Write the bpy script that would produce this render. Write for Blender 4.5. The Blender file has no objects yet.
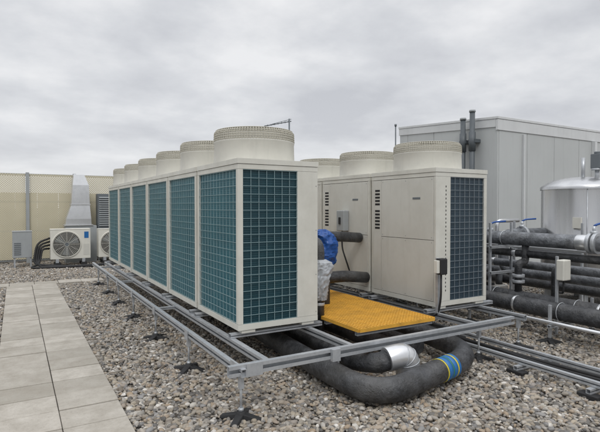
import bpy, bmesh, math, random
from mathutils import Vector, Matrix, noise as mnoise
random.seed(7)
C=bpy.context.scene.collection
sc=bpy.context.scene
sc.view_settings.view_transform='Standard'
try: sc.view_settings.look='None'
except: pass
sc.view_settings.exposure=0

# ---------------------------------------------------------------- materials
def lin(c):
    return tuple(((x/255)/12.92 if x/255<=0.04045 else ((x/255+0.055)/1.055)**2.4) for x in c)
def newmat(name):
    m=bpy.data.materials.new(name); m.use_nodes=True
    nt=m.node_tree; b=nt.nodes["Principled BSDF"]
    return m,nt,b
def N(nt,t,**k):
    n=nt.nodes.new(t)
    for a,v in k.items(): setattr(n,a,v)
    return n
def mth(nt,op,a,b=None,clamp=False):
    n=N(nt,'ShaderNodeMath',operation=op); n.use_clamp=clamp
    for i,v in enumerate((a,b)):
        if v is None: continue
        if isinstance(v,(int,float)): n.inputs[i].default_value=v
        else: nt.links.new(v,n.inputs[i])
    return n.outputs[0]
def noise(nt,vec,scale,detail=4,rough=.6):
    n=N(nt,'ShaderNodeTexNoise'); n.inputs['Scale'].default_value=scale
    n.inputs['Detail'].default_value=detail; n.inputs['Roughness'].default_value=rough
    nt.links.new(vec,n.inputs['Vector']); return n.outputs['Fac']
def ramp(nt,fac,stops,interp='LINEAR'):
    n=N(nt,'ShaderNodeValToRGB'); n.color_ramp.interpolation=interp
    e=n.color_ramp.elements
    while len(e)<len(stops): e.new(.5)
    for i,(p,c) in enumerate(stops):
        e[i].position=p; e[i].color=(c[0],c[1],c[2],1) if not isinstance(c,(int,float)) else (c,c,c,1)
    nt.links.new(fac,n.inputs[0]); return n.outputs[0]
def mixc(nt,f,a,b,mode='MIX'):
    n=N(nt,'ShaderNodeMix',data_type='RGBA',blend_type=mode)
    for s,v in ((0,f),(6,a),(7,b)):
        if isinstance(v,(int,float)): n.inputs[s].default_value=v
        elif isinstance(v,tuple): n.inputs[s].default_value=(v[0],v[1],v[2],1)
        else: nt.links.new(v,n.inputs[s])
    return n.outputs[2]
def pos(nt): return N(nt,'ShaderNodeNewGeometry').outputs['Position']
def stretch(nt,v,s):
    n=N(nt,'ShaderNodeMapping'); n.inputs['Scale'].default_value=s
    nt.links.new(v,n.inputs['Vector']); return n.outputs[0]
def bump(nt,b,h,strength=.3,dist=.01):
    n=N(nt,'ShaderNodeBump'); n.inputs['Strength'].default_value=strength
    n.inputs['Distance'].default_value=dist; nt.links.new(h,n.inputs['Height'])
    nt.links.new(n.outputs[0],b.inputs['Normal'])
def paint(name,col,rough=.5,metal=0,dirt=.25,streak=.25,sc_=4,bmp=.08,dirtcol=None,bs=120):
    m,nt,b=newmat(name); p=pos(nt)
    f=noise(nt,p,sc_,6,.65)
    f2=noise(nt,stretch(nt,p,(9,9,.8)),1.2,4,.6)
    dc=dirtcol or tuple(x*.55 for x in col)
    a=mth(nt,'MULTIPLY',ramp(nt,f,[(.42,0),(.75,1)]),dirt)
    s=mth(nt,'MULTIPLY',ramp(nt,f2,[(.55,0),(.85,1)]),streak)
    c=mixc(nt,a,col,dc); c=mixc(nt,s,c,dc)
    nt.links.new(c,b.inputs['Base Color'])
    b.inputs['Metallic'].default_value=metal
    r=mth(nt,'ADD',mth(nt,'MULTIPLY',f,.25),rough-.12)
    nt.links.new(r,b.inputs['Roughness'])
    if bmp>0: bump(nt,b,noise(nt,p,bs,3),bmp,.004)
    return m
cream=paint('cream_paint',lin((209,208,199)),.42,0,.22,.16,4,.08,lin((136,130,112)))
cream2=paint('cream_paint_panel',lin((204,203,195)),.40,0,.2,.16,2.5,.08,lin((136,130,112)))
cowlm=paint('cowl_paint',lin((203,201,191)),.5,0,.28,.3)
wirem=paint('wire_coating',lin((138,162,166)),.4,0,.2,.1)
wiredk=paint('wire_coating_grey',lin((132,141,147)),.4,0,.2,.1)
cwire=paint('fan_guard_coating',lin((196,192,178)),.5,0,.2,.1)
dark=paint('dark_interior',(.012,.012,.013),.8)
black=paint('black_rubber',(.014,.014,.015),.65,0,.3,.2,8,.3,(.05,.05,.048))
galv=paint('galvanised_steel',(.50,.52,.54),.40,.45,.6,.2,16,.1,(.28,.295,.31))
alum=paint('aluminium_cladding',(.68,.69,.70),.30,.75,.35,.15,5,.08)
def steel():
    m,nt,b=newmat('brushed_stainless'); p=pos(nt)
    f=noise(nt,stretch(nt,p,(5,5,.35)),1.0,4,.5)
    nt.links.new(mixc(nt,f,(.40,.405,.41),(.64,.645,.65)),b.inputs['Base Color'])
    b.inputs['Metallic'].default_value=.9
    nt.links.new(mth(nt,'ADD',mth(nt,'MULTIPLY',f,.15),.20),b.inputs['Roughness'])
    return m
stain=steel()
clad=paint('grey_cladding',lin((186,189,188)),.45,0,.15,.25,.8)
capm=paint('light_flashing',lin((208,210,210)),.4,0,.2,.3,2)
whitep=paint('white_casing',lin((216,214,204)),.45,0,.2,.25,5)
greyp=paint('grey_enclosure',lin((158,162,163)),.45,0,.2,.2,6)
bluep=paint('blue_plastic',lin((26,78,150)),.35,0,.3,.1,12,.4)
bagp=paint('grey_plastic_bag',lin((170,174,178)),.32,0,.4,.2,14,.5)
yel=paint('golden_grp',lin((218,164,60)),.65,0,.55,0,6,.3,lin((134,100,46)))
yelt=paint('yellow_tape',lin((205,190,60)),.4)
greent=paint('green_tape',lin((60,130,90)),.4)
bluet=paint('blue_tape',lin((36,104,165)),.4)
slatg=paint('louvre_grey',lin((104,110,114)),.5,0,.2,.2,5)
flueg=paint('flue_grey',lin((88,94,98)),.5,0,.2,.2,5)
concm=paint('concrete_block',(.30,.29,.27),.9,0,.5,.2,9,.5)
sheetm=paint('beige_sheet',lin((188,182,160)),.5)

def insul(name,base):
    m,nt,b=newmat(name); p=pos(nt)
    f=noise(nt,p,7,6,.7); g=noise(nt,p,38,4,.6); h=noise(nt,p,2.2,4,.6)
    c=mixc(nt,ramp(nt,f,[(.40,0),(.72,1)]),base,tuple(x*3.0+.02 for x in base))
    c=mixc(nt,ramp(nt,h,[(.5,0),(.75,.4)]),c,(.14,.135,.125))
    nt.links.new(c,b.inputs['Base Color']); b.inputs['Roughness'].default_value=.42
    bump(nt,b,mth(nt,'ADD',f,mth(nt,'MULTIPLY',g,.5)),.7,.025)
    return m
pipeb=insul('black_pipe_lagging',(.020,.021,.023))
pipeg=insul('grey_pipe_lagging',(.07,.075,.082))

def coilmat(name,c1,c2):
    m,nt,b=newmat(name); p=pos(nt)
    s=N(nt,'ShaderNodeSeparateXYZ'); nt.links.new(p,s.inputs[0])
    w=mth(nt,'SINE',mth(nt,'MULTIPLY',s.outputs[2],2*math.pi/.021))
    hz=mth(nt,'ADD',mth(nt,'MULTIPLY',w,.5),.5)
    xy=mth(nt,'ADD',s.outputs[0],s.outputs[1])
    v=mth(nt,'SINE',mth(nt,'MULTIPLY',xy,2*math.pi/.0135))
    v=mth(nt,'ADD',mth(nt,'MULTIPLY',v,.5),.5)
    n=noise(nt,p,3,5,.6)
    f=mth(nt,'ADD',mth(nt,'MULTIPLY',mth(nt,'ADD',hz,v),.22),mth(nt,'MULTIPLY',n,.72),True)
    nt.links.new(mixc(nt,f,c1,c2),b.inputs['Base Color'])
    b.inputs['Roughness'].default_value=.4; b.inputs['Metallic'].default_value=.2
    bump(nt,b,mth(nt,'ADD',v,hz),.3,.003)
    return m
coilt=coilmat('teal_fin_coil',lin((18,66,80)),lin((42,116,130)))
coilf=coilmat('dark_blue_grey_fin_coil',lin((12,34,42)),lin((32,74,84)))
coilg=coilmat('slate_fin_coil',lin((30,44,54)),lin((62,80,92)))

def perfmat():
    m,nt,b=newmat('perforated_beige_sheet'); p=pos(nt)
    s=N(nt,'ShaderNodeSeparateXYZ'); nt.links.new(p,s.inputs[0])
    x=mth(nt,'MULTIPLY',mth(nt,'ADD',s.outputs[0],s.outputs[1]),1/.062); z=mth(nt,'MULTIPLY',s.outputs[2],1/.062)
    a=mth(nt,'ADD',x,z); c=mth(nt,'SUBTRACT',x,z)
    fa=mth(nt,'ABSOLUTE',mth(nt,'SUBTRACT',mth(nt,'FRACT',a),.5))
    fc=mth(nt,'ABSOLUTE',mth(nt,'SUBTRACT',mth(nt,'FRACT',c),.5))
    d=mth(nt,'MAXIMUM',fa,fc)
    hole=mth(nt,'LESS_THAN',d,.25)
    n=noise(nt,p,2,4)
    nt.links.new(mixc(nt,n,lin((218,210,184)),lin((196,188,162))),b.inputs['Base Color'])
    b.inputs['Roughness'].default_value=.5
    nt.links.new(mth(nt,'SUBTRACT',1.0,hole),b.inputs['Alpha'])
    return m
perf=perfmat()

def slabmat():
    m,nt,b=newmat('concrete_slab'); p=pos(nt)
    geo=N(nt,'ShaderNodeNewGeometry'); r=geo.outputs['Random Per Island']
    f=noise(nt,p,5,7,.7); g=noise(nt,p,70,4,.7); l=noise(nt,p,1.6,4,.6)
    c=ramp(nt,r,[(0,(.34,.315,.27)),(.5,(.42,.39,.34)),(1,(.50,.465,.41))])
    c=mixc(nt,ramp(nt,f,[(.38,0),(.75,.8)]),c,(.25,.222,.18))
    c=mixc(nt,ramp(nt,l,[(.5,0),(.75,.45)]),c,(.28,.25,.205))
    c=mixc(nt,ramp(nt,g,[(.55,0),(.75,.5)]),c,(.17,.155,.13))
    nt.links.new(c,b.inputs['Base Color']); b.inputs['Roughness'].default_value=.88
    bump(nt,b,mth(nt,'ADD',g,f),.45,.006)
    return m
slab=slabmat()

stops=[(0,(.05,.048,.046)),(.12,(.20,.185,.165)),(.28,(.40,.345,.265)),(.40,(.14,.115,.09)),(.52,(.43,.405,.365)),(.64,(.32,.24,.16)),(.76,(.26,.255,.25)),(.84,(.09,.085,.08)),(.93,(.42,.39,.34)),(1,(.70,.67,.62))]
def groundmat():
    m,nt,b=newmat('roof_gravel_base'); p=pos(nt)
    v=N(nt,'ShaderNodeTexVoronoi'); v.inputs['Scale'].default_value=34; nt.links.new(p,v.inputs['Vector'])
    s=N(nt,'ShaderNodeSeparateColor'); nt.links.new(v.outputs['Color'],s.inputs[0])
    c=ramp(nt,s.outputs[0],stops)
    dk=ramp(nt,v.outputs['Distance'],[(.25,0),(.75,.85)])  # occlusion shade between stones, painted into the colour at cell edges
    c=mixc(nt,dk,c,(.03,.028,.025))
    nt.links.new(c,b.inputs['Base Color']); b.inputs['Roughness'].default_value=.9
    bump(nt,b,mth(nt,'SUBTRACT',1.0,v.outputs['Distance']),.9,.03)
    return m
def stonemat():
    m,nt,b=newmat('pebble_stone'); oi=N(nt,'ShaderNodeObjectInfo')
    p=pos(nt)
    c=ramp(nt,oi.outputs['Random'],stops)
    n=noise(nt,p,90,4,.7); l=noise(nt,p,.9,4,.6)
    c=mixc(nt,mth(nt,'MULTIPLY',n,.25),c,(.16,.14,.115))
    c=mixc(nt,ramp(nt,l,[(.45,0),(.75,.3)]),c,(.16,.14,.115))
    nt.links.new(c,b.inputs['Base Color']); b.inputs['Roughness'].default_value=.65
    return m
gmat=groundmat(); smat=stonemat()

# ---------------------------------------------------------------- builder
OFF={}
class B:
    def __init__(s): s.bm=bmesh.new(); s.mi=0
    def _f(s,vs,sm=False):
        try:
            f=s.bm.faces.new(vs); f.smooth=sm; f.material_index=s.mi
        except ValueError: pass
    def box(s,x0,x1,y0,y1,z0,z1,M=None):
        x0,x1=min(x0,x1),max(x0,x1); y0,y1=min(y0,y1),max(y0,y1); z0,z1=min(z0,z1),max(z0,z1)
        c=[Vector(q) for q in ((x0,y0,z0),(x1,y0,z0),(x1,y1,z0),(x0,y1,z0),(x0,y0,z1),(x1,y0,z1),(x1,y1,z1),(x0,y1,z1))]
        if M is not None: c=[M@q for q in c]
        v=[s.bm.verts.new(q) for q in c]
        for f in ((0,3,2,1),(4,5,6,7),(0,1,5,4),(1,2,6,5),(2,3,7,6),(3,0,4,7)): s._f([v[i] for i in f])
        return s
    def hexa(s,bot,top):
        v=[s.bm.verts.new(q) for q in list(bot)+list(top)]
        for f in ((0,3,2,1),(4,5,6,7),(0,1,5,4),(1,2,6,5),(2,3,7,6),(3,0,4,7)): s._f([v[i] for i in f])
        return s
    def tube(s,pts,r,seg=14,caps=True):
        pts=[Vector(p) for p in pts]; n=len(pts)
        rs=r if isinstance(r,(list,tuple)) else [r]*n
        T=[]
        for i in range(n):
            a=pts[max(i-1,0)]; b=pts[min(i+1,n-1)]; T.append((b-a).normalized())
        t=T[0]; u=t.orthogonal().normalized()
        if abs(t.z)<.9: u=Vector((0,0,1)).cross(t).normalized()
        rings=[]
        for i in range(n):
            t=T[i]; u=(u-t*u.dot(t)).normalized(); w=t.cross(u)
            rings.append([s.bm.verts.new(pts[i]+(u*math.cos(2*math.pi*k/seg+math.pi/seg)+w*math.sin(2*math.pi*k/seg+math.pi/seg))*rs[i]) for k in range(seg)])
        for i in range(n-1):
            for k in range(seg):
                s._f([rings[i][k],rings[i][(k+1)%seg],rings[i+1][(k+1)%seg],rings[i+1][k]],seg>5)
        if caps: s._f(rings[0][::-1]); s._f(rings[-1])
        return s
    def cyl(s,p0,p1,r,r1=None,seg=24): return s.tube([p0,p1],[r,r if r1 is None else r1],seg)
    def ring(s,c,R,r,seg=40,sub=4,axis='z'):
        c=Vector(c); g=[]
        for i in range(seg):
            a=2*math.pi*i/seg
            row=[]
            for k in range(sub):
                b=2*math.pi*k/sub; rr=R+r*math.cos(b); h=r*math.sin(b)
                q=(rr*math.cos(a),rr*math.sin(a),h)
                if axis=='y': q=(q[0],q[2],q[1])
                if axis=='x': q=(q[2],q[0],q[1])
                row.append(s.bm.verts.new(c+Vector(q)))
            g.append(row)
        for i in range(seg):
            for k in range(sub): s._f([g[i][k],g[(i+1)%seg][k],g[(i+1)%seg][(k+1)%sub],g[i][(k+1)%sub]],True)
        return s
    def lathe(s,c,prof,seg=56):
        c=Vector(c); g=[]
        for (r,z) in prof:
            g.append([s.bm.verts.new(c+Vector((r*math.cos(2*math.pi*i/seg),r*math.sin(2*math.pi*i/seg),z))) for i in range(seg)])
        for j in range(len(prof)-1):
            for i in range(seg): s._f([g[j][i],g[j][(i+1)%seg],g[j+1][(i+1)%seg],g[j+1][i]],True)
    def chanY(s,x,y0,y1,z0,z1,w=.042,side=-1):
        t=.005; xa,xb=x-w/2,x+w/2
        bx=xb if side<0 else xa
        s.box(bx-t*(side<0),bx+t*(side>0),y0,y1,z0,z1)
        xi0,xi1=(xa,xb-t) if side<0 else (xa+t,xb)
        s.box(xi0,xi1,y0,y1,z1-t,z1); s.box(xi0,xi1,y0,y1,z0,z0+t)
        o0,o1=(xa,xa+t) if side<0 else (xb-t,xb)
        h=(z1-z0)*.27
        s.box(o0,o1,y0,y1,z1-t-h,z1-t); s.box(o0,o1,y0,y1,z0+t,z0+t+h)
        return s
    def chanX(s,y,x0,x1,z0,z1,w=.042):
        t=.005; ya,yb=y-w/2,y+w/2
        s.box(x0,x1,yb-t,yb,z0,z1)
        s.box(x0,x1,ya,yb-t,z1-t,z1); s.box(x0,x1,ya,yb-t,z0,z0+t)
        h=(z1-z0)*.27
        s.box(x0,x1,ya,ya+t,z1-t-h,z1-t); s.box(x0,x1,ya,ya+t,z0+t,z0+t+h)
        return s
    def obj(s,name,mats,parent=None,bevel=0,**props):
        if not isinstance(mats,(list,tuple)): mats=[mats]
        off=OFF.get(parent.name,Vector()) if parent else Vector()
        if off.length: bmesh.ops.translate(s.bm,verts=s.bm.verts,vec=-off)
        bmesh.ops.recalc_face_normals(s.bm,faces=s.bm.faces)
        me=bpy.data.meshes.new(name); s.bm.to_mesh(me); s.bm.free()
        for m in mats: me.materials.append(m)
        o=bpy.data.objects.new(name,me); C.objects.link(o)
        if parent: o.parent=parent; OFF[o.name]=off
        if bevel:
            md=o.modifiers.new('bev','BEVEL'); md.width=bevel; md.segments=2; md.limit_method='ANGLE'; md.angle_limit=math.radians(50)
        for k,v in props.items(): o[k]=v
        return o
def thing(name,label,cat,loc=(0,0,0),group=None):
    e=bpy.data.objects.new(name,None); C.objects.link(e); e.location=loc
    e.empty_display_size=.2
    e['label']=label; e['category']=cat
    if group: e['group']=group
    OFF[e.name]=Vector(loc); return e
def copy_tree(root,loc):
    n=root.copy(); C.objects.link(n); n.location=loc
    def rec(a,b):
        for c in list(a.children):
            k=c.copy(); C.objects.link(k); k.parent=b; rec(c,k)
    rec(root,n); return n
def fillet(pts,rad,n=7):
    pts=[Vector(p) for p in pts]; out=[pts[0]]
    for i in range(1,len(pts)-1):
        a=(pts[i-1]-pts[i]); b=(pts[i+1]-pts[i]); r=min(rad,a.length*.49,b.length*.49)
        a=pts[i]+a.normalized()*r; b=pts[i]+b.normalized()*r
        for k in range(n+1):
            t=k/n; out.append(a*(1-t)**2+pts[i]*2*t*(1-t)+b*t*t)
    out.append(pts[-1]); return out

# ---------------------------------------------------------------- ground, gravel, path
b=B(); S=600
v=[b.bm.verts.new(q) for q in ((-S,-S,0),(S,-S,0),(S,S,0),(-S,S,0))]; b._f(v)
b.obj('ground',gmat,kind='structure')

PX0,PX1=-.17,.73
gb=bmesh.new(); lay=gb.verts.layers.float.new('dens')
def patch(x0,x1,y0,y1,d):
    vs=[gb.verts.new(q) for q in ((x0,y0,.004),(x1,y0,.004),(x1,y1,.004),(x0,y1,.004))]
    for q in vs: q[lay]=d
    gb.faces.new(vs)
patch(PX1+.01,4.9,1.6,5.6,1850); patch(4.9,8.5,1.2,5.6,1400)
patch(PX1+.01,3.2,5.6,11.4,1400); patch(3.2,9.6,5.6,9.5,700)
patch(PX1+.01,4.0,12.05,16.6,950); patch(-4,PX0-.01,5,11.4,1200); patch(-5,PX1,12.05,16.6,950)
me=bpy.data.meshes.new('gravel'); gb.to_mesh(me); gb.free()
grav=bpy.data.objects.new('gravel',me); C.objects.link(grav); grav['kind']='stuff'
grav['label']='loose tan and grey rounded roof gravel'
ng=bpy.data.node_groups.new('gravel_scatter','GeometryNodeTree')
ng.interface.new_socket('Geometry',in_out='INPUT',socket_type='NodeSocketGeometry')
ng.interface.new_socket('Geometry',in_out='OUTPUT',socket_type='NodeSocketGeometry')
gn=ng.nodes; L=ng.links.new
gi=gn.new('NodeGroupInput'); go=gn.new('NodeGroupOutput')
dp=gn.new('GeometryNodeDistributePointsOnFaces'); L(gi.outputs[0],dp.inputs['Mesh'])
na=gn.new('GeometryNodeInputNamedAttribute'); na.data_type='FLOAT'; na.inputs[0].default_value='dens'
L(na.outputs[0],dp.inputs['Density'])
jn=gn.new('GeometryNodeJoinGeometry')
for k in range(5):
    ic=gn.new('GeometryNodeMeshIcoSphere'); ic.inputs['Radius'].default_value=1; ic.inputs['Subdivisions'].default_value=3
    sp=gn.new('GeometryNodeSetPosition'); L(ic.outputs[0],sp.inputs[0])
    nz=gn.new('ShaderNodeTexNoise'); nz.noise_dimensions='4D'; nz.inputs['W'].default_value=k*7.3; nz.inputs['Scale'].default_value=.6; nz.inputs['Detail'].default_value=.3
    sb=gn.new('ShaderNodeVectorMath'); sb.operation='SUBTRACT'; sb.inputs[1].default_value=(.5,.5,.5); L(nz.outputs['Color'],sb.inputs[0])
    ml=gn.new('ShaderNodeVectorMath'); ml.operation='SCALE'; ml.inputs['Scale'].default_value=1.0; L(sb.outputs[0],ml.inputs[0])
    L(ml.outputs[0],sp.inputs['Offset'])
    sh=gn.new('GeometryNodeSetShadeSmooth'); L(sp.outputs[0],sh.inputs[0])
    mm=gn.new('GeometryNodeSetMaterial'); mm.inputs['Material'].default_value=smat; L(sh.outputs[0],mm.inputs[0])
    g2=gn.new('GeometryNodeGeometryToInstance'); L(mm.outputs[0],g2.inputs[0]); L(g2.outputs[0],jn.inputs[0])
io=gn.new('GeometryNodeInstanceOnPoints'); L(dp.outputs['Points'],io.inputs['Points']); L(jn.outputs[0],io.inputs['Instance'])
io.inputs['Pick Instance'].default_value=True
ri=gn.new('FunctionNodeRandomValue'); ri.data_type='INT'; ri.inputs[4].default_value=0; ri.inputs[5].default_value=4; ri.inputs['Seed'].default_value=3
L(ri.outputs[2],io.inputs['Instance Index'])
rr=gn.new('FunctionNodeRandomValue'); rr.data_type='FLOAT_VECTOR'; rr.inputs[0].default_value=(-.35,-.35,0); rr.inputs[1].default_value=(.35,.35,6.28)
L(rr.outputs[0],io.inputs['Rotation'])
rs=gn.new('FunctionNodeRandomValue'); rs.data_type='FLOAT_VECTOR'; rs.inputs[0].default_value=(.95,.75,.5); rs.inputs[1].default_value=(1.35,1.0,.8); rs.inputs['Seed'].default_value=5
rf=gn.new('FunctionNodeRandomValue'); rf.data_type='FLOAT'; rf.inputs[2].default_value=0; rf.inputs[3].default_value=1; rf.inputs['Seed'].default_value=9
pw=gn.new('ShaderNodeMath'); pw.operation='POWER'; L(rf.outputs[1],pw.inputs[0]); pw.inputs[1].default_value=2.2
ma=gn.new('ShaderNodeMath'); ma.operation='MULTIPLY_ADD'; L(pw.outputs[0],ma.inputs[0]); ma.inputs[1].default_value=.018; ma.inputs[2].default_value=.0115
vs=gn.new('ShaderNodeVectorMath'); vs.operation='SCALE'; L(rs.outputs[0],vs.inputs[0]); L(ma.outputs[0],vs.inputs['Scale'])
L(vs.outputs[0],io.inputs['Scale'])
tp=gn.new('GeometryNodeSetPosition')
rz=gn.new('FunctionNodeRandomValue'); rz.data_type='FLOAT_VECTOR'; rz.inputs[0].default_value=(0,0,-.002); rz.inputs[1].default_value=(0,0,.019); rz.inputs['Seed'].default_value=11
L(io.outputs[0],tp.inputs[0]); L(rz.outputs[0],tp.inputs['Offset'])
L(tp.outputs[0],go.inputs[0])
md=grav.modifiers.new('scatter','NODES'); md.node_group=ng
me.materials.append(smat)

b=B()
rnd=random.Random(3)
y=1.0; P_=.36
while y<11.35:
    for x0,x1 in ((PX0,.278),(.282,PX1)):
        dz=rnd.uniform(-.004,.004); ax=rnd.uniform(-.006,.006); ay=rnd.uniform(-.005,.005); j=rnd.uniform(-.001,.001)
        M=Matrix.Translation(((x0+x1)/2+j,y+P_/2,.045+dz))@Matrix.Rotation(ax,4,'X')@Matrix.Rotation(ay,4,'Y')@Matrix.Rotation(rnd.uniform(-.003,.003),4,'Z')
        b.box(-(x1-x0)/2+.0015,(x1-x0)/2-.0015,-P_/2+.0045,P_/2-.0045,-.045,0,M)
    y+=P_
yt=y
x=-4.2
while x<1.6:
    M=Matrix.Translation((x+.2265,yt+.23,.04+rnd.uniform(-.005,.005)))
    b.box(-.222,.222,-.222,.222,-.04,0,M); x+=.453
b.obj('path',slab,bevel=.005,kind='structure')

# ---------------------------------------------------------------- condensers
W,LN,H=.88,1.165,1.65
def unit(mirror,label,group,loc,coilm,coil2,wm):
    X=(lambda x:W-x) if mirror else (lambda x:x)
    e=thing('air_conditioning_condenser',label,'condenser',loc,group)
    OFF[e.name]=Vector()
    b=B()
    def bx(x0,x1,*a): b.box(X(x0),X(x1),*a)
    bx(0,W,0,LN,.03,.085); bx(-.006,W+.006,-.006,LN+.006,H-.05,H); bx(0,W,0,LN,H-.10,H-.053)
    zz=(.087,H-.102)
    bx(0,.05,0,.05,*zz); bx(0,.05,LN-.05,LN,*zz)
    bx(.64,W-.002,0,.03,*zz); bx(.64,W-.002,LN-.03,LN,*zz)
    for fx in (.04,W-.18):
        for fy in (.0,LN-.1): bx(fx,fx+.14,fy+.01,fy+.09,0,.028)
    b.mi=1
    if mirror:
        for k in range(27):
            z=.20+k*.047; bx(.71,.722,-.002,.0,z,z+.022)
    else:
        for z in (.12,.5,.95,1.4):
            bx(.855,.863,-.002,.0,z,z+.008)
    b.obj('casing',[cream,slatg if not mirror else dark],e,.005)
    b=B(); bx(.04,W-.045,.036,LN-.036,.09,H-.105); b.obj('inner_chassis',dark,e)
    b=B(); bx(W-.03,W,.034,LN-.2,.09,.80); b.mi=1
    for yy in (.06,.5,LN-.23):
        for z in (.11,.77): bx(W,W+.002,yy,yy+.008,z,z+.008)
    b.obj('service_panel',[cream2,slatg],e,.003)
    b=B(); bx(W-.03,W,.034,LN-.2,.806,H-.106); b.mi=1
    bx(W,W+.003,.25,.38,1.285,1.31)
    for yy in (.06,.5,LN-.23):
        for z in (.83,1.51): bx(W,W+.002,yy,yy+.008,z,z+.008)
    b.obj('service_panel',[cream2,slatg],e,.003)
    b=B(); bx(W-.03,W-.001,LN-.194,LN-.034,.09,H-.106); b.mi=1
    for k in range(12):
        z=.90+k*.045
        if k==6: continue
        bx(W-.001,W+.001,LN-.165,LN-.068,z,z+.026)
    b.obj('vent_panel',[cream2,dark],e,.002)
    b=B(); bx(.024,.036,.05,LN-.05,.087,H-.102); b.obj('coil',coilm,e)
    b=B(); bx(.04,.64,.022,.034,.087,H-.102); b.obj('coil',coil2,e)
    b=B(); t=.0020
    n=12; y0,y1=.052,LN-.052
    for k in range(n+1):
        y=y0+(y1-y0)*k/n; bx(.008,.008+2*t,y-t,y+t,.088,H-.103)
    m=19
    for k in range(m+1):
        z=.09+(H-.195)*k/m
        bx(.003,.003+2*t,y0,y1,z-t,z+t)
    for k in range(8):
        x=.052+(.586)*k/7; bx(x-t,x+t,.008,.008+2*t,.088,H-.103)
    for k in range(m+1):
        z=.09+(H-.195)*k/m
        bx(.052,.638,.003,.003+2*t,z-t,z+t)
    b.obj('coil_guard',wm,e)
    c=(W/2,LN/2,H)
    b=B(); b.lathe(c,[(.437,0),(.437,.012),(.432,.03),(.427,.20),(.431,.212),(.431,.226),(.420,.232),(.412,.30),(.404,.30),(.395,.1),(.40,.02)])
    cw=b.obj('fan_cowl',cowlm,e)
    b=B()
    for k in range(96):
        a=2*math.pi*k/96; ca,sa=math.cos(a),math.sin(a)
        pr=((.430,.224),(.426,.318),(.408,.342),(.33,.350)) if k%2 else ((.430,.224),(.426,.318),(.408,.342),(.09,.362))
        P=[(c[0]+r*ca,c[1]+r*sa,c[2]+z) for r,z in pr]
        b.tube(P,.0036,4,False)
    for r,z in ((.431,.235),(.430,.258),(.429,.281),(.428,.304),(.425,.322),(.410,.343),(.37,.348),(.33,.351),(.29,.354),(.25,.356),(.2,.358),(.15,.36),(.09,.363)): b.ring((c[0],c[1],c[2]+z),r,.0042,48,4)
    b.cyl((c[0],c[1],c[2]+.355),(c[0],c[1],c[2]+.37),.085)
    b.obj('fan_guard',cwire,cw)
    b=B(); b.cyl((c[0],c[1],c[2]+.06),(c[0],c[1],c[2]+.2),.09)
    for k in range(4):
        M=Matrix.Translation((c[0],c[1],c[2]+.13))@Matrix.Rotation(k*math.pi/2,4,'Z')@Matrix.Rotation(.5,4,'X')
        b.hexa([M@Vector(q) for q in ((.07,-.05,-.004),(.37,-.14,-.004),(.37,.12,-.004),(.07,.06,-.004))],[M@Vector(q) for q in ((.07,-.05,.004),(.37,-.14,.004),(.37,.12,.004),(.07,.06,.004))])
    b.obj('fan',slatg,cw,.002)
    return e
BZ=.458
A=unit(False,'cream outdoor condenser with teal coils and round fan cowl','condensers in a row beside the path',(1.789,4.19,BZ),coilt,coilf,wirem)
for k in range(1,6): copy_tree(A,(1.789,4.19+1.22*k,BZ))
R=unit(True,'cream outdoor condenser with slate coils, service panels facing walkway','condensers in a row by the pipework',(4.19,4.04,BZ),coilg,coilg,wiredk)
for k in range(1,4): copy_tree(R,(4.19,4.04+1.225*k,BZ))

# ---------------------------------------------------------------- support frame
fr=thing('support_frame','galvanised channel frame on black rubber feet carrying the condensers','frame',(1.4,3.4,0))
for x,y0,y1,w in ((1.49,3.38,11.7,.042),(1.75,3.46,11.7,.05),(2.60,3.46,11.7,.045),(4.25,3.46,9.1,.045),(5.02,3.46,9.1,.045)):
    B().chanY(x,y0,y1,.350,.414,w,-1).obj('rail',galv,fr)
B().chanX(3.43,1.38,4.75,.355,.44,.045).obj('cross_beam',galv,fr)
for k in range(6):
    for q in (.07,1.09):
        B().chanX(4.19+1.22*k+q,1.73,2.75,.416,.456,.06).obj('cross_beam',galv,fr)
for y in (6.08,8.6,10.9): B().chanX(y,1.513,1.723,.365,.40,.035).obj('cross_beam',galv,fr)
for k in range(4):
    for q in (.07,1.09):
        B().chanX(4.04+1.225*k+q,4.1,5.25,.416,.456,.06).obj('cross_beam',galv,fr)
B().box(1.458,1.465,3.46,3.58,.32,.445).obj('bracket',galv,fr,.002)
B().box(1.52,1.66,3.40,3.406,.34,.445).obj('bracket',galv,fr,.002)
for y in (4.7,6.03,7.35,8.55,9.65): B().box(1.46,1.466,y,y+.1,.32,.425).obj('bracket',galv,fr,.002)
B().box(2.30,2.38,3.37,3.406,.34,.445).obj('bracket',galv,fr,.002)
def foot(b,x,y,s=1):
    b.cyl((x,y,.02),(x,y,.075),.055*s,.035*s,16)
    for k in range(4):
        a=math.pi/4+k*math.pi/2; M=Matrix.Translation((x,y,.012))@Matrix.Rotation(a,4,'Z')
        b.hexa([M@Vector(q) for q in ((.02,-.04,0),(.17*s,-.03,0),(.17*s,.03,0),(.02,.04,0))],[M@Vector(q) for q in ((.02,-.03,.05),(.165*s,-.022,.02),(.165*s,.022,.02),(.02,.03,.05))])
for x,ys in ((1.49,(3.44,4.75,6.08,7.40,8.6,9.7,10.9)),(2.6,(3.72,4.9,6.2,7.5,8.8,10.1)),(4.28,(3.5,5.2,6.6,8.2)),(5.02,(3.55,5.2,6.6,8.2))):
    for y in ys:
        b=B(); b.cyl((x,y,.06),(x,y,.349),.011,None,10); b.cyl((x,y,.075),(x,y,.10),.022,None,6)
        b.box(x-.018,x+.018,y-.018,y+.018,.25,.349)
        b.obj('post',galv,fr)
        b=B(); foot(b,x,y); b.obj('foot',black,fr,.003)

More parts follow.
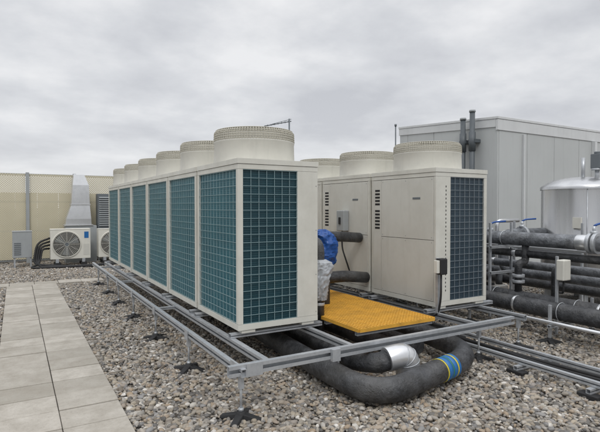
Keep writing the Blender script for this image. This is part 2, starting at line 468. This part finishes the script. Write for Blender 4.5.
# grating
def grating(x0,x1,y0,y1,lab):
    e=thing('walkway_grating',lab,'grating',(x0,y0,.46),'yellow walkway gratings')
    b=B(); p=.04; n=round((x1-x0)/p); m=round((y1-y0)/p)
    for k in range(n+1):
        x=x0+(x1-x0)*k/n; b.box(x-.006,x+.006,y0,y1,.462,.492)
    for k in range(m+1):
        y=y0+(y1-y0)*k/m; b.box(x0,x1,y-.006,y+.006,.463,.4935)
    b.obj('grate',yel,e)
    b=B(); b.box(x0-.012,x0-.008,y0,y1,.46,.495); b.box(x1+.008,x1+.012,y0,y1,.46,.495); b.box(x0,x1,y0-.012,y0-.008,.46,.496)
    b.obj('edge_trim',yel,e)
    B().chanX((y0+y1)/2,x0,x1,.42,.46).obj('bearer',galv,e); B().chanX(y0+.05,x0,x1,.42,.46).obj('bearer',galv,e)
for yy in (3.66,4.86,6.06): grating(2.80,3.78,yy,yy+1.17,'golden yellow moulded grating panel on the frame between condensers')

# ---------------------------------------------------------------- pipes
def pipe(name,label,pts,r,mat,bands=(),rad=.25,seg=20,cat='pipe'):
    P=fillet(pts,rad)
    lo=min(p.z for p in P)
    e=thing(name,label,cat,(pts[0][0],pts[0][1],lo-r))
    b=B(); b.tube(P,r,seg); b.obj('lagging',mat,e)
    for (p0,p1,rr,m,nm) in bands:
        b=B(); b.tube([p0,p1],rr,seg); b.obj(nm,m,e,.003)
    return e
PA=Vector((2.46,2.98,.14)); PB=Vector((3.86,3.20,.205))
e=pipe('lagged_pipe','fat black lagged pipe with blue tape bending under the frame',
   [(2.60,7.5,.22),(2.42,4.0,.18),PA,PB,(4.04,4.3,.22),(4.05,8.5,.22)],.104,pipeb,(),.38)
def PX(x): t=(x-PA.x)/(PB.x-PA.x); return PA.lerp(PB,t)
for x0,x1,m in ((3.27,3.285,yelt),(3.288,3.345,bluet),(3.347,3.36,greent),(3.363,3.415,bluet),(3.418,3.435,yelt),(3.438,3.465,bluet)):
    b=B(); b.tube([PX(x0),PX(x1)],.1072,24); b.obj('tape_band',m,e)
e=thing('pipe_elbow','shiny aluminium clad rounded pipe end beside the black pipe','pipe',(2.9,3.2,.1))
ep=fillet([(3.02,3.235,.14),(3.00,3.225,.345),(2.80,3.27,.31)],.16,7)
b=B(); b.tube(ep,.108,28); b.obj('cladding',alum,e,.004)
for k in (2,4,6):
    t=(ep[k+1]-ep[k-1]).normalized()
    b=B(); b.tube([ep[k]-t*.004,ep[k]+t*.004],.1105,28); b.obj('seam',galv,e)
b=B(); b.tube(fillet([(2.82,3.265,.31),(2.74,3.30,.28),(2.72,3.62,.21),(2.78,4.3,.2),(2.84,7.5,.2)],.15),.088,18); b.obj('lagging',pipeb,e)
for x,z,r in ((3.35,.2,.09),(3.65,.18,.08)):
    pipe('lagged_pipe','black lagged pipe running under the yellow grating',[(x,3.75,z),(x,11,z)],r,pipeb)
pipe('riser_pipe','black lagged pipe rising between condensers, elbow at top',[(2.80,4.36,.25),(2.80,4.36,1.28),(2.80,5.6,1.28)],.052,pipeb,[((2.80,4.36,.60),(2.80,4.36,.63),.056,galv,'clamp')],.12)
def wrap(b,prof,seed,seg=64,rows=70,amp=.02):
    def samp(t):
        f=t*(len(prof)-1); i=min(int(f),len(prof)-2); u=f-i; u=u*u*(3-2*u)
        return [prof[i][k]*(1-u)+prof[i+1][k]*u for k in range(5)]
    g=[]
    for j in range(rows+1):
        z,cx,cy,rx,ry=samp(j/rows); row=[]
        for i in range(seg):
            a=2*math.pi*i/seg; ca,sa=math.cos(a),math.sin(a)
            q=Vector((ca*1.1+seed,sa*1.1,z*5))
            n1=1-abs(mnoise.noise(q*1.6))*2; n2=1-abs(mnoise.noise(q*3.7+Vector((9,3,z*9))))*2
            k=amp*(n1*1.1+n2*.55-.8)
            row.append(b.bm.verts.new((cx+(rx+k)*ca,cy+(ry+k)*sa,z)))
        g.append(row)
    for j in range(rows):
        for i in range(seg): b._f([g[j][i],g[j][(i+1)%seg],g[j+1][(i+1)%seg],g[j+1][i]],True)
    b._f(g[0][::-1],True); b._f(g[-1],True)
e=thing('plastic_bag','crumpled pale grey plastic bag wrapped round the riser pipe','bag',(2.80,4.36,.66))
b=B(); wrap(b,[(.66,2.80,4.35,.062,.06),(.70,2.80,4.35,.075,.07),(.80,2.79,4.34,.085,.08),(.92,2.80,4.34,.105,.09),(1.0,2.82,4.34,.125,.10),(1.06,2.82,4.34,.10,.09),(1.09,2.80,4.36,.058,.058)],2); b.obj('wrap',bagp,e)
e=thing('wrapped_valve','blue plastic cover creased over a valve between condensers','valve',(3.2,4.8,.9))
b=B(); wrap(b,[(.93,3.2,4.86,.07,.07),(.97,3.2,4.86,.12,.11),(1.08,3.19,4.86,.15,.13),(1.22,3.21,4.86,.14,.13),(1.32,3.17,4.86,.12,.11),(1.37,3.16,4.86,.06,.05),(1.385,3.16,4.86,.03,.03)],11,amp=.028); b.obj('wrap',bluep,e)
b=B(); b.tube(fillet([(3.2,4.86,.25),(3.2,4.86,1.1),(3.2,6.2,1.1)],.15),.06,16); b.obj('stem',pipeb,e)
pipe('lagged_pipe','black lagged pipe crossing to the condenser panel',[(3.05,5.35,1.26),(3.7,5.35,1.26),(4.16,5.45,1.22)],.07,pipeb)
pipe('lagged_pipe','black lagged pipe crossing low to the condenser panel',[(3.3,5.2,.25),(3.3,5.2,.74),(3.75,5.2,.74),(4.16,5.3,.68)],.075,pipeb,(),.1)
pipe('lagged_pipe','thin black lagged pipe rising beside the condenser',[(3.0,5.6,.3),(3.0,5.6,1.45),(3.5,5.6,1.45)],.045,pipeb,(),.1)

e=thing('isolator_switch','grey isolator switch box on the condenser side','switch',(4.15,5.82,1.25))
b=B(); b.box(4.09,4.186,5.73,5.91,1.30,1.60); b.obj('enclosure',greyp,e,.01)
b=B(); b.box(4.075,4.09,5.80,5.84,1.40,1.50); b.obj('handle',black,e,.003)
b=B(); b.tube(fillet([(4.13,5.82,1.30),(4.13,5.82,1.05),(4.16,5.6,.6)],.08),.012,8); b.obj('cable',black,e)
e=thing('isolator_switch','white isolator with black cover on a short steel post','switch',(4.08,3.9,.46))
b=B(); b.box(4.065,4.10,3.885,3.92,.457,1.08); b.obj('post',galv,e,.002)
b=B(); b.box(4.03,4.13,3.80,3.882,.90,1.08); b.obj('enclosure',black,e,.012)
b=B(); b.box(3.985,4.028,3.82,3.87,.92,1.06); b.obj('cover',whitep,e,.004)
b=B(); b.tube(fillet([(4.08,3.85,.90),(4.08,3.85,.62),(4.08,3.9,.42),(4.05,4.4,.35)],.1),.012,8); b.obj('cable',black,e)

def flange(x,y,z,r,t=.022): return ((x,y-t,z),(x,y+t,z),r,galv,'flange')
pipe('lagged_pipe','large grey lagged pipe on high steel rack with flanges',[(6.3,.6,1.19),(6.3,7.0,1.19),(8.2,7.0,1.19)],.098,pipeg,
  [flange(6.3,3.36,1.19,.135),flange(6.3,3.43,1.19,.135),((6.3,3.46,1.19),(6.3,3.60,1.19),.103,alum,'cladding'),((6.3,5.6,1.19),(6.3,5.66,1.19),.104,alum,'cladding')])
pipe('lagged_pipe','grey lagged pipe slung below the large pipe',[(6.32,.6,.98),(6.32,7.2,.98)],.055,pipeb,[((6.32,4.5,.98),(6.32,4.56,.98),.06,alum,'cladding')])
pipe('lagged_pipe','fat black lagged pipe low over the gravel',[(5.78,.6,.36),(5.78,9,.36)],.105,pipeb,[((5.78,4.1,.36),(5.78,4.13,.36),.109,alum,'cladding')])
pipe('lagged_pipe','fat black lagged pipe low over the gravel',[(6.14,.6,.36),(6.14,9,.36)],.105,pipeb,[((6.14,3.2,.36),(6.14,3.23,.36),.109,alum,'cladding')])
pipe('lagged_pipe','black lagged pipe rising to the storage tank',[(6.95,.6,.62),(6.95,5.2,.62),(6.95,5.2,1.2),(8.1,5.2,1.2)],.085,pipeg,
  [((7.4,5.2,1.2),(7.46,5.2,1.2),.13,galv,'flange')],.18)
pipe('lagged_pipe','black lagged pipe along the plant room wall',[(7.4,1.0,.4),(7.4,7.1,.4)],.08,pipeb)
pipe('lagged_pipe','grey lagged pipe from the building wall',[(6.6,9.0,1.55),(6.6,6.3,1.55),(7.7,6.3,1.55),(7.7,6.3,.3)],.06,pipeg,(),.15)
pipe('lagged_pipe','black lagged pipe dropping to the gravel',[(7.1,6.6,1.35),(7.1,6.0,1.35),(7.1,6.0,.2)],.07,pipeb,(),.15)
pipe('lagged_pipe','small silver pipe beside the tank',[(7.5,6.4,.3),(7.5,5.75,.3),(7.5,5.75,1.4),(8.1,5.75,1.4)],.035,alum,(),.1)
pipe('lagged_pipe','grey lagged pipe on the middle of the rack',[(6.62,.6,.78),(6.62,6.6,.78),(6.62,6.6,.3)],.06,pipeg,[((6.62,5.1,.78),(6.62,5.15,.78),.065,alum,'cladding')],.15)
pipe('lagged_pipe','thin black lagged pipe climbing to the high pipe',[(6.5,5.5,.4),(6.5,5.5,1.32),(6.5,7.2,1.32)],.04,pipeb,(),.1)
pipe('lagged_pipe','grey lagged pipe crossing over the low pipes',[(5.55,6.7,.6),(5.55,5.55,.6),(7.3,5.55,.6),(7.3,5.55,.3)],.06,pipeg,(),.15)
pipe('lagged_pipe','thin silver pipe along the plant room side',[(7.0,.8,1.02),(7.0,5.9,1.02),(7.0,5.9,1.6)],.03,alum,(),.1)
pipe('lagged_pipe','black lagged pipe with drop beside the pump',[(8.0,7.2,1.15),(7.35,7.2,1.15),(7.35,6.9,1.15),(7.35,6.9,.25)],.07,pipeb,(),.12)
pipe('lagged_pipe','black lagged pipe dropping from the rack to the gravel',[(6.62,4.0,.78),(6.45,4.0,.78),(6.45,4.0,.12)],.05,pipeb,(),.08)
pipe('lagged_pipe','thin silver pipe laid beside the black pipes',[(5.5,.8,.27),(5.5,6.5,.27)],.022,alum,())
pipe('lagged_pipe','black lagged branch rising from low pipe to high pipe',[(6.14,4.35,.40),(6.14,4.35,.86),(6.30,4.35,.86),(6.30,4.35,1.12)],.05,pipeb,[((6.14,4.35,.58),(6.14,4.35,.62),.085,galv,'flange'),((6.14,4.35,.66),(6.14,4.35,.70),.085,galv,'flange')],.07)
pipe('lagged_pipe','black lagged branch with flange above the low pipes',[(5.78,5.0,.40),(5.78,5.0,.82),(6.32,5.0,.82),(6.32,5.0,.95)],.045,pipeb,[((5.78,5.0,.56),(5.78,5.0,.60),.08,galv,'flange')],.08)
def rack(y,tall,lab):
    e=thing('pipe_rack',lab,'rack',(5.5,y,0),'pipe racks over the gravel')
    for x,h in ((5.55,.47),(6.46,1.42 if tall else .47))+(((5.98,1.42),) if tall else ()):
        B().box(x-.016,x+.016,y-.016,y+.016,.05,h).obj('upright',galv,e,.002)
    B().chanX(y-.045,5.45,6.6,.21,.247,.036).obj('crossbar',galv,e)
    if tall:
        B().chanX(y-.045,5.93,6.75,1.05,1.085,.036).obj('crossbar',galv,e)
        B().chanX(y-.045,5.93,6.75,.675,.71,.036).obj('crossbar',galv,e)
    for x in (5.55,6.46):
        b=B(); foot(b,x,y,.9); b.obj('foot',black,e,.003)
    for x,z,r in ((5.78,.36,.107),(6.14,.36,.107))+(((6.3,1.19,.100),) if tall else ()):
        B().ring((x,y,z),r+.004,.006,32,4,'y').obj('pipe_clip',galv,e)
for y in (3.5,2.2): rack(y,False,'low galvanised channel rack clipped around the black pipes')
for y in (4.7,5.35,6.2): rack(y,True,'tall galvanised channel rack holding pipes at several heights')
e=thing('tank_gantry','thin galvanised channel portal frame beside the tank','frame',(7.3,5.0,0))
for y in (4.3,5.5): B().box(7.624,7.656,y-.016,y+.016,0,1.4).obj('upright',galv,e,.002)
B().chanY(7.64,4.32,5.48,.9,.94).obj('crossbar',galv,e)
def valve(x,y,z,lab):
    e=thing('valve',lab,'valve',(x,y,z))
    b=B(); b.cyl((x,y,z),(x,y,z+.09),.02,None,10); b.cyl((x,y,z-.02),(x,y,z+.03),.045,None,12); b.obj('stem',galv,e)
    b=B(); b.tube(fillet([(x,y,z+.09),(x+.05,y-.03,z+.12),(x+.2,y-.12,z+.13)],.04),.014,8); b.obj('handle',bluep,e)
valve(6.3,4.95,1.30,'butterfly valve with blue lever on the large pipe')
valve(6.3,3.40,1.32,'butterfly valve with blue lever on the flanged pipe')
valve(6.3,5.9,1.30,'butterfly valve with blue lever near the plant room')
valve(7.43,5.2,1.32,'small valve with blue lever on the tank inlet pipe')
def pump(x,y,lab):
    e=thing('pump',lab,'pump',(x,y,0),'pumps by the tank')
    b=B(); b.box(x-.3,x+.3,y-.25,y+.25,.0,.12); b.obj('plinth',concm,e,.01)
    b=B(); b.cyl((x,y,.55),(x,y,.95),.14,None,24); b.cyl((x,y,.95),(x,y,1.0),.12,.08,24)
    for k in range(18):
        a=2*math.pi*k/18; M=Matrix.Translation((x,y,.75))@Matrix.Rotation(a,4,'Z'); b.box(.135,.165,-.004,.004,-.17,.17,M)
    b.obj('motor',slatg,e)
    b=B(); b.cyl((x,y,.25),(x,y,.42),.18,.14,24); b.cyl((x,y,.42),(x,y,.55),.08,None,16); b.cyl((x-.35,y,.33),(x+.35,y,.33),.08,None,18); b.cyl((x-.36,y,.33),(x-.33,y,.33),.13); b.cyl((x+.33,y,.33),(x+.36,y,.33),.13); b.box(x-.1,x+.1,y-.1,y+.1,.12,.25)
    b.obj('volute',black,e,.003)
pump(8.0,6.35,'dark upright pump with finned motor on a plinth'); pump(7.0,7.9,'dark upright pump with finned motor on a plinth')
e=thing('control_box','small light grey control box on a steel channel leg','box',(6.0,3.62,0))
b=B(); b.box(5.92,6.08,3.56,3.66,.72,.98); b.obj('enclosure',whitep,e,.012)
B().box(5.955,5.985,3.662,3.692,0,1.02).obj('leg',galv,e,.002)
b=B(); b.tube(fillet([(6.02,3.62,.72),(6.02,3.62,.55),(6.3,3.9,.50)],.06),.012,8); b.obj('conduit',black,e)

# tank
tc=(8.60,4.86,0); tr=.64
e=thing('storage_tank','tall stainless steel clad storage tank with shallow domed lid','tank',tc)
b=B(); b.lathe(tc,[(tr,.25),(tr,.27),(tr+.002,.9)]+[(tr+.008,.91),(tr+.008,.95),(tr+.001,.96),(tr,1.98)],96); b.obj('shell',stain,e)
b=B(); b.lathe(tc,[(tr+.02,1.95),(tr+.02,2.0),(tr-.02,2.03),(.55,2.08),(.45,2.12),(.32,2.15),(.2,2.17),(.001,2.18)],96); b.obj('lid',stain,e)
b=B(); b.lathe(tc,[(.001,.25),(tr-.01,.25),(tr-.01,.27)],48); b.obj('base',galv,e)
b=B(); b.tube([(tc[0]-(tr+.004)*.8,tc[1]-(tr+.004)*.6,.27),(tc[0]-(tr+.004)*.8,tc[1]-(tr+.004)*.6,1.95)],.008,6); b.obj('seam',galv,e)
for k in range(4):
    a=k*math.pi/2+.6; x,y=tc[0]+.5*math.cos(a),tc[1]+.5*math.sin(a); B().box(x-.05,x+.05,y-.05,y+.05,0,.25).obj('leg',galv,e)
b=B(); b.cyl((8.60,4.6,2.12),(8.60,4.6,2.28),.035); b.cyl((8.60,4.6,2.28),(8.60,4.6,2.31),.09); b.obj('nozzle',galv,e)
B().cyl((8.46,4.76,2.12),(8.46,4.76,2.5),.03).obj('nozzle',galv,e)
b=B(); b.box(8.53,8.67,4.52,4.68,2.31,2.56); b.cyl((8.6,4.6,2.56),(8.6,4.6,2.60),.05); b.obj('actuator',slatg,e,.01)
b=B(); b.box(7.95,7.985,4.5,4.64,1.3,1.48); b.obj('plate',whitep,e,.002)

# ---------------------------------------------------------------- plant room (monopitch roof)
e=thing('plant_room','grey metal clad rooftop plant room with light flashing round parapet','building',(9.68,7.42,0))
X0,Y0,Z1=9.68,7.42,3.76; X1,Y1=19,10.75; SL=.065
def zt(y): return Z1+(y-Y0)*SL
def hx(b,x0,x1,y0,y1,z0,z1,bot=None):
    zb=(lambda y:z0) if bot is None else (lambda y:zt(y)+bot)
    b.hexa([(x0,y0,zb(y0)),(x1,y0,zb(y0)),(x1,y1,zb(y1)),(x0,y1,zb(y1))],[(x0,y0,zt(y0)+z1),(x1,y0,zt(y0)+z1),(x1,y1,zt(y1)+z1),(x0,y1,zt(y1)+z1)])
b=B(); hx(b,X0+.05,X1,Y0+.05,Y1-.002,0,-.1); b.obj('core',slatg,e)
b=B(); y=Y0
while y<Y1-.05:
    hx(b,X0,X0+.048,y+.006,min(y+1.0,Y1)-.006,.12,-.25); y+=1.0
b.obj('wall',clad,e,.004)
b=B(); x=X0
while x<X1-.1:
    b.box(x+.006 if x>X0 else X0+.05,min(x+1.1,X1)-.006,Y0,Y0+.048,.12,Z1-.32); x+=1.1
b.obj('wall',clad,e,.004)
b=B(); hx(b,X0-.03,X1+.03,Y0-.03,Y1+.03,0,0,-.06); hx(b,X0-.02,X0+.05,Y0+.05,Y1+.02,0,-.063,-.25); b.box(X0-.02,X1,Y0-.02,Y0+.045,Z1-.32,Z1-.066)
b.obj('parapet',capm,e,.006)
B().box(X0+.9,X0+.94,Y0-.06,Y0-.002,.1,3.4).obj('downpipe',capm,e,.004)
B().box(X0+3.9,X0+4.0,Y0-.1,Y0-.002,.1,3.42).obj('downpipe',capm,e,.004)
for dy,h in ((0,3.95),(.28,3.80)):
    e=thing('flue_pipe','dark grey vertical flue pipe strapped to the plant room wall','flue',(9.5,8.0+dy,0),'flues on the plant room wall')
    b=B(); b.cyl((9.5,8.0+dy,0),(9.5,8.0+dy,h),.062,None,20); b.obj('pipe',flueg,e)
    B().cyl((9.5,8.0+dy,h-.02),(9.5,8.0+dy,h+.03),.078,.074,20).obj('cap',greyp,e)
    B().cyl((9.5,8.0+dy,3.0),(9.5,8.0+dy,3.45),.08,None,20).obj('collar',flueg,e)
    b=B(); b.box(9.48,9.68,7.9+dy,8.1+dy,3.2,3.28); b.obj('bracket',flueg,e)
e=thing('lightning_rod','thin dark pole at the end of the plant room','pole',(9.65,10.9,0))
b=B(); b.cyl((9.65,10.9,0),(9.65,10.9,4.02),.02,None,8); b.cyl((9.65,10.9,4.02),(9.65,10.9,4.08),.035,None,8); b.obj('pole',slatg,e)

e=thing('cable_tray','long galvanised channel tray laid low over the gravel','tray',(4.3,1.5,0))
for x,y1 in ((4.30,6.5),(4.66,6.5)): B().chanY(x,1.2,y1,.10,.15).obj('rail',galv,e)
for y in (1.6,2.3,3.0,4.2,5.4):
    B().chanX(y,4.2,4.8,.055,.097,.042).obj('crossbar',galv,e)
    for x in (4.23,4.74): B().box(x-.05,x+.05,y-.09,y+.09,.0,.054).obj('foot',black,e,.006)
pipe('cable_conduit','thin black cable lying along the tray',[(4.45,1.2,.165),(4.52,2.5,.12),(4.46,3.4,.12),(4.5,6.5,.12)],.02,black,(),.3,10,cat='cable')
pipe('cable_conduit','thin black cable lying along the tray',[(4.52,1.2,.13),(4.40,2.8,.12),(4.56,4.4,.12),(4.44,6.5,.12)],.014,black,(),.3,10,cat='cable')

# ---------------------------------------------------------------- fence
e=thing('screen_fence','tall beige perforated metal screen fence with grey posts','fence',(0,16.3,0))
xs=[-8.44+1.25*k for k in range(15)]
for i in range(len(xs)-1):
    B().box(xs[i]+.05,xs[i+1]-.05,16.30,16.304,.12,2.62).obj('panel',perf,e)
for x in xs: B().box(x-.045,x+.045,16.22,16.32,0,2.66).obj('post',greyp,e,.004)
for z in (.1,.95,1.8,2.6): B().box(xs[0],xs[-1],16.33,16.38,z-.03,z+.03).obj('rail',greyp,e)
e=thing('screen_fence','plain beige metal sheet screen standing behind perforated one','fence',(0,17.3,0))
b=B(); x=-9
while x<9:
    b.box(x,x+.58,17.3,17.33,0,2.1); b.box(x+.2,x+.38,17.28,17.298,0,2.1); x+=.6
b.obj('panel',sheetm,e,.004)

# ---------------------------------------------------------------- small condensers etc
def mini(x0,y0,w,h,lab,sticker=True):
    e=thing('split_air_conditioner',lab,'air conditioner',(x0,y0,0),'small air conditioners by the screen')
    d=.36; z0=.2
    b=B(); b.box(x0,x0+w,y0,y0+d,z0,z0+h); b.box(x0-.005,x0+w+.005,y0-.008,y0+d+.005,z0+h,z0+h+.02); b.obj('casing',whitep,e,.012)
    cx=x0+w*.40; cz=z0+h*.5; R_=h*.42
    b=B(); b.cyl((cx,y0+.0,cz),(cx,y0-.006,cz),R_*1.0,None,40); b.obj('fan_opening',dark,e)
    b=B()
    for k in range(3):
        a=k*2.094+.4
        P=[]
        for (r,t) in ((.12,-.1),(.9,-.28),(.95,.35),(.15,.5)):
            P.append((cx+R_*r*math.cos(a+t),cz+R_*r*math.sin(a+t)))
        b.hexa([(p[0],y0-.010,p[1]) for p in P],[(p[0],y0-.016,p[1]) for p in P])
    b.cyl((cx,y0-.01,cz),(cx,y0-.022,cz),R_*.2); b.obj('fan',slatg,e)
    b=B()
    for k in range(9): b.ring((cx,y0-.03,cz),R_*(.18+.1*k),.0045,40,4,'y')
    for k in range(12):
        a=math.pi*2*k/12; b.tube([(cx+R_*.15*math.cos(a),y0-.034,cz+R_*.15*math.sin(a)),(cx+R_*math.cos(a),y0-.026,cz+R_*math.sin(a))],.004,4)
    b.ring((cx,y0-.008,cz),R_*1.05,.016,44,8,'y')
    b.obj('fan_guard',whitep,e)
    b=B(); b.box(x0+w*.82,x0+w-.03,y0-.004,y0,z0+.1,z0+h*.5); b.obj('access_plate',cream2,e)
    b=B(); b.box(x0+w*.84,x0+w-.05,y0-.004,y0,z0+h*.70,z0+h*.92); b.obj('sticker',bluet if sticker else greyp,e)
    for xa in (x0+.1,x0+w-.25):
        b=B(); b.box(xa,xa+.15,y0-.05,y0+d+.05,.0,.10); b.mi=1; b.box(xa+.03,xa+.11,y0,y0+d,.1,.2)
        b.obj('foot',[black,galv],e,.004)
mini(.82,14.95,1.02,.82,'white split air conditioner with round fan grille and blue sticker')
mini(2.06,15.0,1.0,.80,'white split air conditioner with round fan grille beside condensers')
e=thing('metal_cabinet','small grey metal cabinet on legs with dark cables','cabinet',(0,15.1,0))
b=B(); b.box(-.08,.38,15.05,15.4,.28,.98); b.box(-.09,.39,15.04,15.41,.98,1.0); b.obj('enclosure',greyp,e,.01)
b=B()
for k in range(7): b.box(-.04,.12,15.042,15.049,.36+k*.05,.385+k*.05)
b.obj('louvre',slatg,e)
for x in (-.05,.33): B().box(x,x+.04,15.08,15.12,0,.28).obj('leg',galv,e)
for k in range(4):
    pipe('refrigerant_pipe','black insulated refrigerant pipe sagging from the air conditioner',
      [(.80+.02*k,15.1,.5+.1*k),(.62-.04*k,15.0,.5+.06*k),(.55-.05*k,14.9,.10),(.3+.3*k,14.5,.05),(1.9+.5*k,14.2+.15*k,.05)],.028,black,(),.18,8,cat='pipe')
e=thing('air_duct','tall angular silver air duct with slanted cowl on plant box','duct',(1.6,15.8,0))
b=B(); b.box(1.25,2.1,15.62,16.15,0,1.10); b.obj('plenum_box',greyp,e,.01)
b=B(); secs=[]
for z,xl,xr,yf in ((1.13,1.26,1.96,15.64),(1.30,1.28,1.95,15.64),(1.72,1.42,1.92,15.68),(2.3,1.46,1.90,15.70),(2.62,1.50,1.78,15.78)):
    secs.append([b.bm.verts.new(q) for q in ((xl,yf,z),(xr,yf,z),(xr,16.1,z),(xl,16.1,z))])
for j in range(4):
    for i in range(4): b._f([secs[j][i],secs[j][(i+1)%4],secs[j+1][(i+1)%4],secs[j+1][i]])
b._f(secs[0][::-1]); b._f(secs[-1]); b.obj('duct_section',alum,e,.004)
B().box(1.22,2.0,15.59,16.14,1.101,1.128).obj('flange',alum,e,.003)
B().box(1.40,1.94,15.66,16.12,1.71,1.74).obj('flange',alum,e,.003)
e=thing('louvre_box','dark grey louvred ventilation box by the duct','vent',(2.3,15.8,0))
b=B(); b.box(2.14,2.9,15.7,16.1,.3,2.05); b.obj('housing',slatg,e,.006)
b=B()
for k in range(14):
    M=Matrix.Translation((2.5,15.69,1.1+k*.065))@Matrix.Rotation(.6,4,'X'); b.box(-.32,.32,-.03,.03,-.003,.003,M)
b.obj('louvre',greyp,e)
for x in (2.18,2.82): B().box(x-.02,x+.02,15.8,15.84,0,.3).obj('leg',galv,e)

e=thing('aerial_mast','thin mast with a small horizontal aerial on top','aerial',(6.8,12.2,0))
b=B(); b.cyl((6.8,12.2,0),(6.8,12.2,4.18),.022,None,8); b.obj('mast',slatg,e)
b=B(); dd=Vector((-.8625,.506,-.18)); p0=Vector((6.8,12.2,4.1))-dd*.06; b.tube([p0,p0+dd*.78],.014,6)
dz=Vector((0,0,.06)); b.tube([p0+dz,p0+dd*.55+dz*.3],.007,6)
q=Vector((.2,.35,.0))
for k in range(7): 
    c=p0+dd*(.08+.1*k); b.tube([c-q*.35,c+q*.35],.006,5); b.tube([c,c+dz*(1-k*.12)],.005,5)
b.obj('antenna',slatg,e)

# ---------------------------------------------------------------- world, sun
w=bpy.data.worlds.new('World'); sc.world=w; w.use_nodes=True
nt=w.node_tree; bg=nt.nodes['Background']
EL,ROT=math.radians(52),math.radians(205)
sky=N(nt,'ShaderNodeTexSky'); sky.sky_type='NISHITA'; sky.sun_disc=False; sky.sun_elevation=EL; sky.sun_rotation=ROT
tc_=N(nt,'ShaderNodeTexCoord'); s=N(nt,'ShaderNodeSeparateXYZ'); nt.links.new(tc_.outputs['Generated'],s.inputs[0])
zc=mth(nt,'MAXIMUM',s.outputs[2],0.0)
den=mth(nt,'ADD',zc,.22)
cx=N(nt,'ShaderNodeCombineXYZ'); nt.links.new(mth(nt,'DIVIDE',s.outputs[0],den),cx.inputs[0]); nt.links.new(mth(nt,'DIVIDE',s.outputs[1],den),cx.inputs[1])
n1=noise(nt,cx.outputs[0],1.8,7,.54); n2=noise(nt,cx.outputs[0],.7,3,.5)
f=mth(nt,'ADD',mth(nt,'MULTIPLY',n1,.6),mth(nt,'MULTIPLY',n2,.4))
cl=ramp(nt,f,[(.38,(.54,.555,.595)),(.50,(.70,.715,.745)),(.60,(.87,.875,.89))])
hz=ramp(nt,zc,[(0,.75),(.14,.22),(.35,0)])
cl=mixc(nt,hz,cl,(.82,.825,.84))
up=N(nt,'ShaderNodeMapRange'); up.interpolation_type='SMOOTHSTEP'; up.inputs[1].default_value=.42; up.inputs[2].default_value=1; up.inputs[3].default_value=10; up.inputs[4].default_value=23
nt.links.new(zc,up.inputs[0])
vm=N(nt,'ShaderNodeVectorMath',operation='SCALE'); nt.links.new(cl,vm.inputs[0]); nt.links.new(up.outputs[0],vm.inputs['Scale'])
fin=mixc(nt,.96,sky.outputs[0],vm.outputs[0])
nt.links.new(fin,bg.inputs['Color']); bg.inputs['Strength'].default_value=.1
sd=bpy.data.lights.new('sun','SUN'); sd.energy=.95; sd.angle=math.radians(16); sd.color=(1,.985,.96)
so=bpy.data.objects.new('sun',sd); C.objects.link(so)
dv=Vector((math.sin(ROT)*math.cos(EL),math.cos(ROT)*math.cos(EL),math.sin(EL)))
so.rotation_euler=dv.to_track_quat('Z','Y').to_euler(); so.location=(0,0,20)

# ---------------------------------------------------------------- camera
cd=bpy.data.cameras.new('camera'); cam=bpy.data.objects.new('camera',cd); C.objects.link(cam)
cd.sensor_width=36; cd.lens=485/600*36; cd.clip_end=2000; cd.clip_start=.05
cam.location=(0,0,1.65)
cam.rotation_euler=(math.radians(90-1.06),0,-math.radians(30.4))
sc.camera=cam
